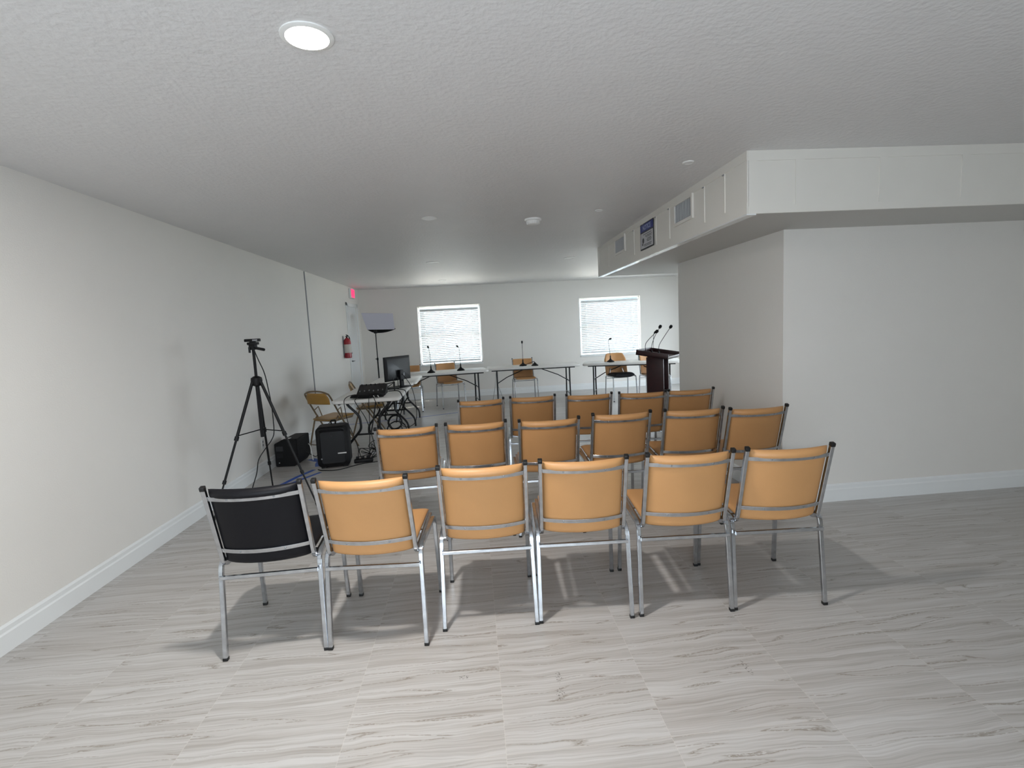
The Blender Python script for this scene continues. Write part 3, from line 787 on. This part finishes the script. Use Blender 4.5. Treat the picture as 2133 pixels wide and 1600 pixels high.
tube(bm, [(-.02, -.03, 1.40), (-.02, -.03, 1.45)], .01, 8); obj('pan_head', bm, BLACK, tp)
bm = B(); tube(bm, [(.02, -.02, 1.445), (.06, -.05, 1.435)], .006, 8); tube(bm, [(.05, -.045, 1.437), (.13, -.10, 1.423)], .0125, 10); obj('pan_handle', bm, BLACK, tp)
wc = thing('webcam', 'small flat black webcam on top of the tripod', 'camera', (-1.94, 4.69, 1.492))
bm = B(); box(bm, (-.066, -.022, .004), (.066, .022, .030), .006, Rz(math.radians(-6))); box(bm, (-.02, -.02, 0), (.02, .02, .006)); obj('body', bm, BLACK, wc)
bm = B(); box(bm, (.01, -.0235, .010), (.055, -.0215, .024), .001, Rz(math.radians(-6))); obj('back_plate', bm, GREYP, wc)

def cable(label, pts, r=.004, m=BLACK, name='cable', grp='loose cables around the mixer table'):
    bm = B(); tube(bm, smoothpath(pts, 7), r, 6)
    return tag(obj(name, bm, m), label, 'cable', grp)
cable('thin black cable hanging from the webcam down the tripod to the floor', [(-1.935, 4.672, 1.49), (-1.925, 4.66, 1.44), (-1.905, 4.68, 1.341), (-1.885, 4.73, 1.22), (-1.885, 4.78, 1.084), (-1.90, 4.86, .879), (-1.91, 4.88, .653), (-1.92, 4.83, .58), (-1.957, 4.77, .516), (-2.0, 4.7, .428), (-1.985, 4.6, .334), (-1.985, 4.5, .247), (-2.022, 4.48, .12), (-2.04, 4.47, .005)], .0045)

# ------------------------------------------------------------------ speakers
ps = thing('portable_speaker', 'large black portable speaker standing on the floor before the folding chair', 'speaker', (-1.69, 6.02, 0), math.radians(8))
W_, H_, D_ = .36, .47, .26
def vertM(): return Mx.Rotation(PI/2, 4, 'X')
bm = B(); prism(bm, rrect(W_, H_, .055), [(-D_/2, .02), (-D_/2+.02, 0), (D_/2-.02, 0), (D_/2, .02)], T(0, 0, H_/2+.015) @ vertM()); obj('cabinet', bm, BLACK, ps)
bm = B(); prism(bm, rrect(W_-.09, H_-.09, .03), [(0, 0), (.008, .006)], T(0, -D_/2, H_/2+.01) @ vertM()); obj('inset_panel', bm, mat('speaker_panel', '#09090c', .4, spec=.3), ps)
bm = B(); tube(bm, fillet([(-.13, -D_/2-.004, H_-.03), (-.11, -D_/2-.02, H_-.012), (.11, -D_/2-.02, H_-.012), (.13, -D_/2-.004, H_-.03)], .03), .012, 8); obj('carry_handle', bm, BLACK, ps)
bm = B(); box(bm, (.05, -D_/2-.010, .165), (.145, -D_/2-.007, .178), .001); obj('white_nameplate', bm, WHITEP, ps)
bm = B(); lathe(bm, [(0, 0), (.014, 0), (.012, .006), (0, .006)], 12, T(0, -D_/2-.008, .385) @ vertM()); obj('jack', bm, BLACKP, ps)
bm = B(); lathe(bm, [(0, 0), (.010, 0), (.008, .012), (0, .012)], 12, T(-.13, -D_/2-.0, .12) @ vertM()); obj('knob', bm, GREYP, ps)
for s in (-1, 1):
    bm = B(); box(bm, (s*.12-.03, -.1, 0), (s*.12+.03, .1, .02), .005); obj('foot', bm, BLACKP, ps)
bm = B(); tube(bm, fillet([(-.02, .05, H_), (-.02, .05, H_+.06), (.03, .05, H_+.06), (.03, .05, H_)], .01), .008, 8); obj('trolley_handle', bm, BLACK, ps)
ss = thing('floor_speaker', 'small black speaker box on the floor against the left wall', 'speaker', (-2.265, 6.30, 0), math.radians(-4))
bm = B()
pr = [(-.135, .0), (.09, 0), (.135, .06), (.135, .325), (-.03, .325), (-.135, .275)]
fr = [bm.verts.new((x, -.19, z+.004)) for x, z in pr]; bk_ = [bm.verts.new((x, .19, z+.004)) for x, z in pr]
for k in range(6): bm.faces.new((fr[k], fr[(k+1) % 6], bk_[(k+1) % 6], bk_[k]))
bm.faces.new(fr); bm.faces.new(bk_[::-1])
bmesh.ops.bevel(bm, geom=bm.edges[:], offset=.006, segments=2, affect='EDGES'); obj('cabinet', bm, BLACK, ss)
bm = B(); box(bm, (-.115, -.194, .19), (-.03, -.190, .245)); obj('control_panel', bm, mat('control_grey', '#232427', .5), ss, False)
bm = B()
for k in range(4): box(bm, (-.11, -.1945, .155+.0-.014*k), (-.04, -.1935, .159-.014*k))
obj('vent_slots', bm, mat('slot_grey', '#1d1d20', .5), ss, False)
bm = B(); box(bm, (-.02, -.15, .329), (.04, -.10, .331)); obj('white_sticker', bm, WHITEP, ss, False)
bm = B(); ball(bm, (-.09, -.192, .05), .008, 1, .4, 1, 8); obj('badge', bm, GREYP, ss)

# ------------------------------------------------------------------ things on the mixer table
mx_ = thing('audio_mixer', 'black audio mixer with raised back on near end of the side table', 'mixer', (-1.325, 6.64, ZT), math.radians(3))
bm = B()
pr = [(-.17, 0), (-.17, .035), (.15, .125), (.17, .12), (.17, 0)]
A_ = [bm.verts.new((-.175, y, z)) for y, z in pr]; C_ = [bm.verts.new((.175, y, z)) for y, z in pr]
for k in range(5): bm.faces.new((A_[k], A_[(k+1) % 5], C_[(k+1) % 5], C_[k]))
bm.faces.new(A_); bm.faces.new(C_[::-1]); bmesh.ops.bevel(bm, geom=bm.edges[:], offset=.005, segments=2, affect='EDGES'); obj('console_body', bm, BLACK, mx_)
sl_ = math.atan2(.09, .32)
Mt = T(0, -.01, .082) @ Mx.Rotation(sl_, 4, 'X')
for k in range(6):
    bm = B()
    lathe(bm, [(0, 0), (.011, 0), (.009, .018), (0, .018)], 10, Mt @ T(-.14+.056*k, .12, 0)); obj('knob', bm, BLACKP, mx_)
    bm = B(); box(bm, (-.006, -.012, 0), (.006, .012, .012), .002, Mt @ T(-.14+.056*k, -.09+.01*(k % 3), 0)); obj('fader', bm, GREYP, mx_)
bb = thing('equipment_bag', 'flat black cloth equipment bag under cables at front of the side table', 'bag', (-1.33, 6.36, ZT), math.radians(5))
bm = B()
def g(u, v): return (u*.20, v*.10, .026+.008*math.sin(5*u+2*v))
pillow(bm, g, lambda u, v: (0, 0, 1), 14, 10, .026, 4)
for v in bm.verts: v.co.z = max(.001, v.co.z)
obj('bag_body', bm, BLACKC, bb, True, 70)
for x, lb in ((.08, 0), (.13, 0)):
    bm = B(); tube(bm, [(x, -.10, .03), (x+.012, -.13, .015)], .006, 8); obj('white_plug', bm, WHITEP, bb)
cs = thing('laptop_stand', 'thin black tilted stand beside the mixer on the side table', 'stand', (-1.17, 6.98, ZT), math.radians(6))
bm = B(); box(bm, (-.16, -.008, .095), (.08, .008, .107), .002, Mx.Rotation(math.radians(-10), 4, 'Y')); obj('top_bar', bm, BLACK, cs)
bm = B(); tube(bm, [(.075, 0, 0), (.078, 0, .125)], .008, 6); tube(bm, [(.072, 0, .11), (-.1, 0, .0)], .005, 6); obj('strut', bm, BLACK, cs)
rt = thing('wireless_router', 'small dark router with two upright antennas on the side table', 'router', (-1.16, 7.17, ZT), math.radians(5))
bm = B(); box(bm, (-.10, -.06, 0), (.10, .06, .028), .006); obj('body', bm, mat('router_shell', '#20251f', .45), rt)
for x in (.02, .085):
    bm = B(); tube(bm, [(x, .05, .02), (x, .06, .155)], .005, 6); obj('antenna', bm, BLACK, rt)
bm = B(); box(bm, (-.055, -.035, 0), (.055, .035, .075), .003); o = tag(obj('carton', bm, CARD), 'small brown carton beside the monitor foot on the side table', 'box'); o.location = (-1.33, 7.34, ZT); o.rotation_euler = (0, 0, .2)
bm = B(); box(bm, (-.015, -.02, 0), (.015, .02, .07), .003); o = tag(obj('power_adapter', bm, WHITEP), 'small white block standing right of the brown carton', 'adapter'); o.location = (-1.235, 7.33, ZT)

mo = thing('computer_monitor', 'black flat computer monitor seen from behind on the side table', 'monitor', (-1.10, 7.42, ZT), math.radians(57))
# local x along the panel, local -y towards the viewer (panel back)
bm = B(); box(bm, (-.27, -.004, .100), (.27, .018, .445), .004); obj('screen_bezel', bm, BLACK, mo)
bm = B(); prism(bm, rrect(.535, .335, .02), [(0, 0), (.022, .03)], T(0, -.004, .272) @ vertM()); obj('back_shell', bm, DARKSCR, mo)
bm = B(); box(bm, (-.255, .018, .118), (.255, .0195, .43)); obj('screen', bm, mat('screen_glass', '#050608', .12), mo, False)
bm = B(); box(bm, (-.035, -.075, .012), (.035, -.045, .25), .006); box(bm, (-.03, -.05, .19), (.03, -.02, .25), .004); obj('stand_column', bm, BLACK, mo)
bm = B(); box(bm, (-.14, -.15, 0), (.14, .09, .012), .005); obj('stand_base', bm, BLACK, mo)
bm = B(); box(bm, (.06, -.029, .16), (.11, -.024, .20)); obj('port_label', bm, GREYP, mo, False)
bm = B(); ball(bm, (.0, -.078, .10), .014, 1, .6, 1, 10); obj('cable_clip', bm, BLACK, mo)

# cables around the side table
cable('black cable arching from the monitor down below the table and back', [(-1.04, 7.38, .93), (-.97, 7.30, .86), (-.90, 7.25, .74), (-.86, 7.22, .56), (-.85, 7.2, .35), (-.90, 7.25, .22), (-1.02, 7.3, .17), (-1.10, 7.3, .25), (-1.06, 7.3, .45), (-.97, 7.2, .60)], .0045)
cable('black cable dropping over the left front edge of the mixer table', [(-1.55, 6.5, .765), (-1.56, 6.28, .77), (-1.57, 6.16, .735), (-1.565, 6.17, .60), (-1.55, 6.2, .45), (-1.50, 6.25, .25), (-1.46, 6.3, .01)], .0045)
cable('black cable sloping down the middle of the mixer table front', [(-1.40, 6.3, .79), (-1.44, 6.17, .745), (-1.43, 6.15, .70), (-1.34, 6.2, .50), (-1.29, 6.25, .25), (-1.26, 6.3, .01)], .0045)
cable('black cable hanging straight from the white plug', [(-1.28, 6.22, .765), (-1.28, 6.155, .73), (-1.285, 6.15, .60), (-1.30, 6.2, .40), (-1.33, 6.25, .2), (-1.35, 6.3, .01)], .004)
cable('black cable running diagonally from second white plug to the right leg', [(-1.23, 6.21, .765), (-1.21, 6.15, .735), (-1.17, 6.15, .63), (-1.08, 6.2, .45), (-1.03, 6.3, .30)], .004)
cable('thick black cable curling round the rounded table corner', [(-1.14, 6.75, .76), (-1.0, 6.6, .775), (-.935, 6.45, .75), (-.915, 6.42, .68), (-.95, 6.45, .60), (-1.02, 6.6, .48), (-1.06, 6.7, .35)], .007)
cable('black cable with a dangling loop beside the table corner', [(-1.05, 6.9, .765), (-.93, 6.75, .76), (-.90, 6.7, .69), (-.88, 6.72, .66), (-.92, 6.75, .63), (-.99, 6.8, .50), (-1.03, 6.8, .36), (-1.0, 6.8, .22)], .0055)
def coil(label, c, r, n, m=BLACK, tilt=.3, t=.005):
    bm = B(); P = []
    for k in range(n*18+1):
        a = 2*PI*k/18; rr = r*(1+.12*math.sin(k*.37)); P.append(V(c)+V((rr*math.cos(a), .03*math.sin(k*.5)+tilt*rr*math.sin(a), rr*math.sin(a))))
    tube(bm, P, t, 6); return tag(obj('cable_coil', bm, m), label, 'cable', 'loose cables around the mixer table')
coil('coil of black cable hanging under the mixer table', (-1.07, 6.62, .36), .085, 5)
coil('larger loose loop of black cable below the hanging coil', (-1.06, 6.64, .22), .13, 2, tilt=.4)
def tangle(label, cx, cy, rx, ry, n, seed, r=.0045, zmax=.10, name='cable'):
    rd = random.Random(seed); P = []
    for k in range(n):
        a = k*2.1+rd.uniform(-.5, .5); q = rd.uniform(.4, 1)
        P.append((cx+rx*q*math.cos(a), cy+ry*q*math.sin(a), rd.uniform(.008, zmax)))
    return cable(label, P, r)
tangle('tangle of black cable on the floor nearest the power strip', -1.27, 6.30, .15, .20, 16, 1, zmax=.2)
tangle('tangle of black cable on the floor below the hanging coil', -1.08, 6.45, .16, .22, 14, 4, zmax=.24)
tangle('loose black cable on floor between speaker and table leg', -1.42, 6.35, .14, .18, 9, 9, zmax=.12)
cable('black cable lying on the floor in front of the portable speaker', [(-1.85, 5.86, .004), (-1.78, 5.80, .004), (-1.6, 5.79, .004), (-1.4, 5.98, .004), (-1.2, 6.05, .004), (-1.0, 6.08, .004)], .006)
cable('black cable running along wall from small speaker to the folding chair', [(-2.14, 6.35, .12), (-2.08, 6.40, .06), (-2.05, 6.5, .02), (-2.07, 6.75, .10), (-2.08, 7.0, .25), (-2.02, 7.2, .36)], .005)
cable('white cable plugged into the small speaker ending at blue tape', [(-2.14, 6.45, .20), (-2.09, 6.4, .18), (-2.06, 6.34, .10), (-2.03, 6.28, .02)], .006, WHITEP)
bm = B(); box(bm, (-.11, -.035, 0), (.11, .035, .045), .012); pstrip = tag(obj('power_strip', bm, BLACK), 'black power strip lying on the floor among the cables', 'power strip'); pstrip.location = (-1.38, 6.08, 0); pstrip.rotation_euler = (0, 0, .15)
bm = B()
for k in range(3): box(bm, (-.085+.06*k, -.018, .045), (-.05+.06*k, .018, .075), .005)
obj('plug', bm, BLACK, pstrip)
bm = B(); box(bm, (-.08, -.05, 0), (.08, .05, .006), .002); o = tag(obj('papers', bm, PAPER), 'white papers on the floor under the cable tangle', 'paper'); o.location = (-1.33, 6.55, .003); o.rotation_euler = (0, .05, .6)
cable('thin grey cable hanging below left end of the middle back table', [(.42, 9.95, .70), (.40, 9.95, .5), (.36, 9.95, .25), (.30, 9.95, .01)], .004, GREYP, grp='thin cables under the back tables')
cable('thin grey cable slanting beside left leg of the middle back table', [(.43, 9.97, .42), (.50, 9.97, .22), (.56, 9.97, .02)], .004, GREYP, grp='thin cables under the back tables')

# blue tape
def strip(bm, pts, w, z=.0012):
    pts = [V((*p, z)) for p in pts]; L_, R2 = [], []
    for i, p in enumerate(pts):
        t = (pts[min(i+1, len(pts)-1)]-pts[max(i-1, 0)]).normalized(); n = V((-t.y, t.x, 0))
        L_.append(bm.verts.new(p+n*w/2)); R2.append(bm.verts.new(p-n*w/2))
    for i in range(len(pts)-1): bm.faces.new((L_[i], L_[i+1], R2[i+1], R2[i]))
    r = bmesh.ops.extrude_face_region(bm, geom=bm.faces[:])
    for v in r['geom']:
        if isinstance(v, bmesh.types.BMVert): v.co.z -= z-.0002
    return bm
GTape = 'blue tape strips on the floor'
for lb, pts, w in (('upper blue tape strip on the floor running from portable speaker past the tripod', [(-1.90, 5.88), (-2.0, 5.62), (-2.07, 5.36), (-2.14, 5.0)], .05),
                   ('lower blue tape strip on the floor nearest the black chair', [(-1.79, 5.745), (-1.90, 5.54), (-2.0, 5.33), (-2.09, 5.05)], .045),
                   ('crumpled wide blue tape patch between both speakers', [(-2.10, 6.42), (-2.0, 6.32), (-1.92, 6.27), (-1.84, 6.24)], .09),
                   ('short blue tape tail beside the portable speaker base', [(-1.96, 6.30), (-1.94, 6.15), (-1.90, 6.02)], .06),
                   ('long thin blue tape line crossing the floor before the back tables', [(-2.2, 8.80), (-1.5, 9.0), (-.97, 9.13), (-.38, 9.36), (.1, 9.5)], .035)):
    o = tag(obj('floor_tape', strip(B(), pts, w), BLUE, None, False), lb, 'tape', GTape)

# outdoor surfaces added to shape the light at the windows
slab('ground_dimmer', (XR+.2, 2, -.3), (XR+20, 20, -.15), mat('dark_ground', '#4a4d4a', .9, var=.2))  # added dark ground, limits light rising through the right glazing
slab('ground_bounce', (XL-12, YB+.2, -.3), (XR+9, YB+9.0, -.15), mat('bounce_concrete', '#b5b1a8', .9, var=.06))  # added sunlit ground, bounces light through the blinds onto the ceiling
slab('wall_backdrop', (XL-10, YB+9.0, -.3), (XR+9, YB+9.2, 3.0), mat('backdrop_stucco', '#56616b', .8, bump=.2))  # added dark backdrop so the gaps between slats read grey
# ------------------------------------------------------------------ light
w = bpy.data.worlds.new('daylight'); SC.world = w; w.use_nodes = True
bg = w.node_tree.nodes['Background']; bg.inputs[0].default_value = (.82, .91, 1.0, 1); bg.inputs[1].default_value = 9.0
def area(name, loc, rot, sx, sy, power=0, color=(1, 1, 1), portal=False, shape='RECTANGLE'):
    l = bpy.data.lights.new(name, 'AREA'); l.shape = shape; l.size = sx; l.size_y = sy; l.energy = power; l.color = color
    if portal: l.cycles.is_portal = True
    o = bpy.data.objects.new(name, l); COL.objects.link(o); o.location = loc; o.rotation_euler = rot; return o
sun = bpy.data.lights.new('sun', 'SUN'); sun.energy = 130; sun.angle = .01; sun.color = (1, .97, .92)
so = bpy.data.objects.new('sun', sun); COL.objects.link(so); so.rotation_euler = (0, math.radians(-38), 0)
area('daylight_portal', ((RO[0]+RO[1])/2, YR-.2, (RO[2]+RO[3])/2), (PI/2, 0, 0), RO[1]-RO[0], RO[3]-RO[2], portal=True)
for wv in (W1, W2): area('daylight_portal', ((wv[0]+wv[1])/2, YB+.2, (wv[2]+wv[3])/2), (-PI/2, 0, 0), wv[1]-wv[0], wv[3]-wv[2], portal=True)
area('daylight_portal', (XR+.2, (W4[0]+W4[1])/2, (W4[2]+W4[3])/2), (0, PI/2, 0), W4[3]-W4[2], W4[1]-W4[0], portal=True)
area('downlight_lamp', (-.49, 1.86, H-.012), (0, 0, 0), .14, .14, 38, (1, .97, .93), shape='DISK')

# ------------------------------------------------------------------ camera
rt_, dn, fw = V((0.996, -0.077, -0.051)), V((-0.059, -0.105, -0.993)), V((0.071, 0.991, -0.109))
p_, y_, r_ = math.radians(6.258), math.radians(4.122), math.radians(2.941)
fw = V((math.sin(y_)*math.cos(p_), math.cos(y_)*math.cos(p_), -math.sin(p_)))
r0 = V((math.cos(y_), -math.sin(y_), 0)); d0 = fw.cross(r0)
rt_ = r0*math.cos(r_)+d0*math.sin(r_); dn = -r0*math.sin(r_)+d0*math.cos(r_)
cd = bpy.data.cameras.new('camera'); cd.sensor_fit = 'HORIZONTAL'; cd.sensor_width = 36; cd.lens = 1063*36/2133; cd.clip_start = .05
cam = bpy.data.objects.new('camera', cd); COL.objects.link(cam)
up = -dn; bk = -fw
cam.matrix_world = Mx(((rt_.x, up.x, bk.x, 0), (rt_.y, up.y, bk.y, 0), (rt_.z, up.z, bk.z, 1.5), (0, 0, 0, 1)))
SC.camera = cam
vs_ = SC.view_settings; SC.display_settings.display_device = 'sRGB'
vs_.view_transform = 'Standard'; vs_.look = 'None'; vs_.exposure = .17; vs_.gamma = 1; vs_.use_curve_mapping = False
cy = SC.cycles; cy.use_denoising = True; cy.caustics_reflective = False; cy.caustics_refractive = False
cy.max_bounces = 10; cy.diffuse_bounces = 6; cy.glossy_bounces = 5; cy.transparent_max_bounces = 12; cy.sample_clamp_indirect = 6
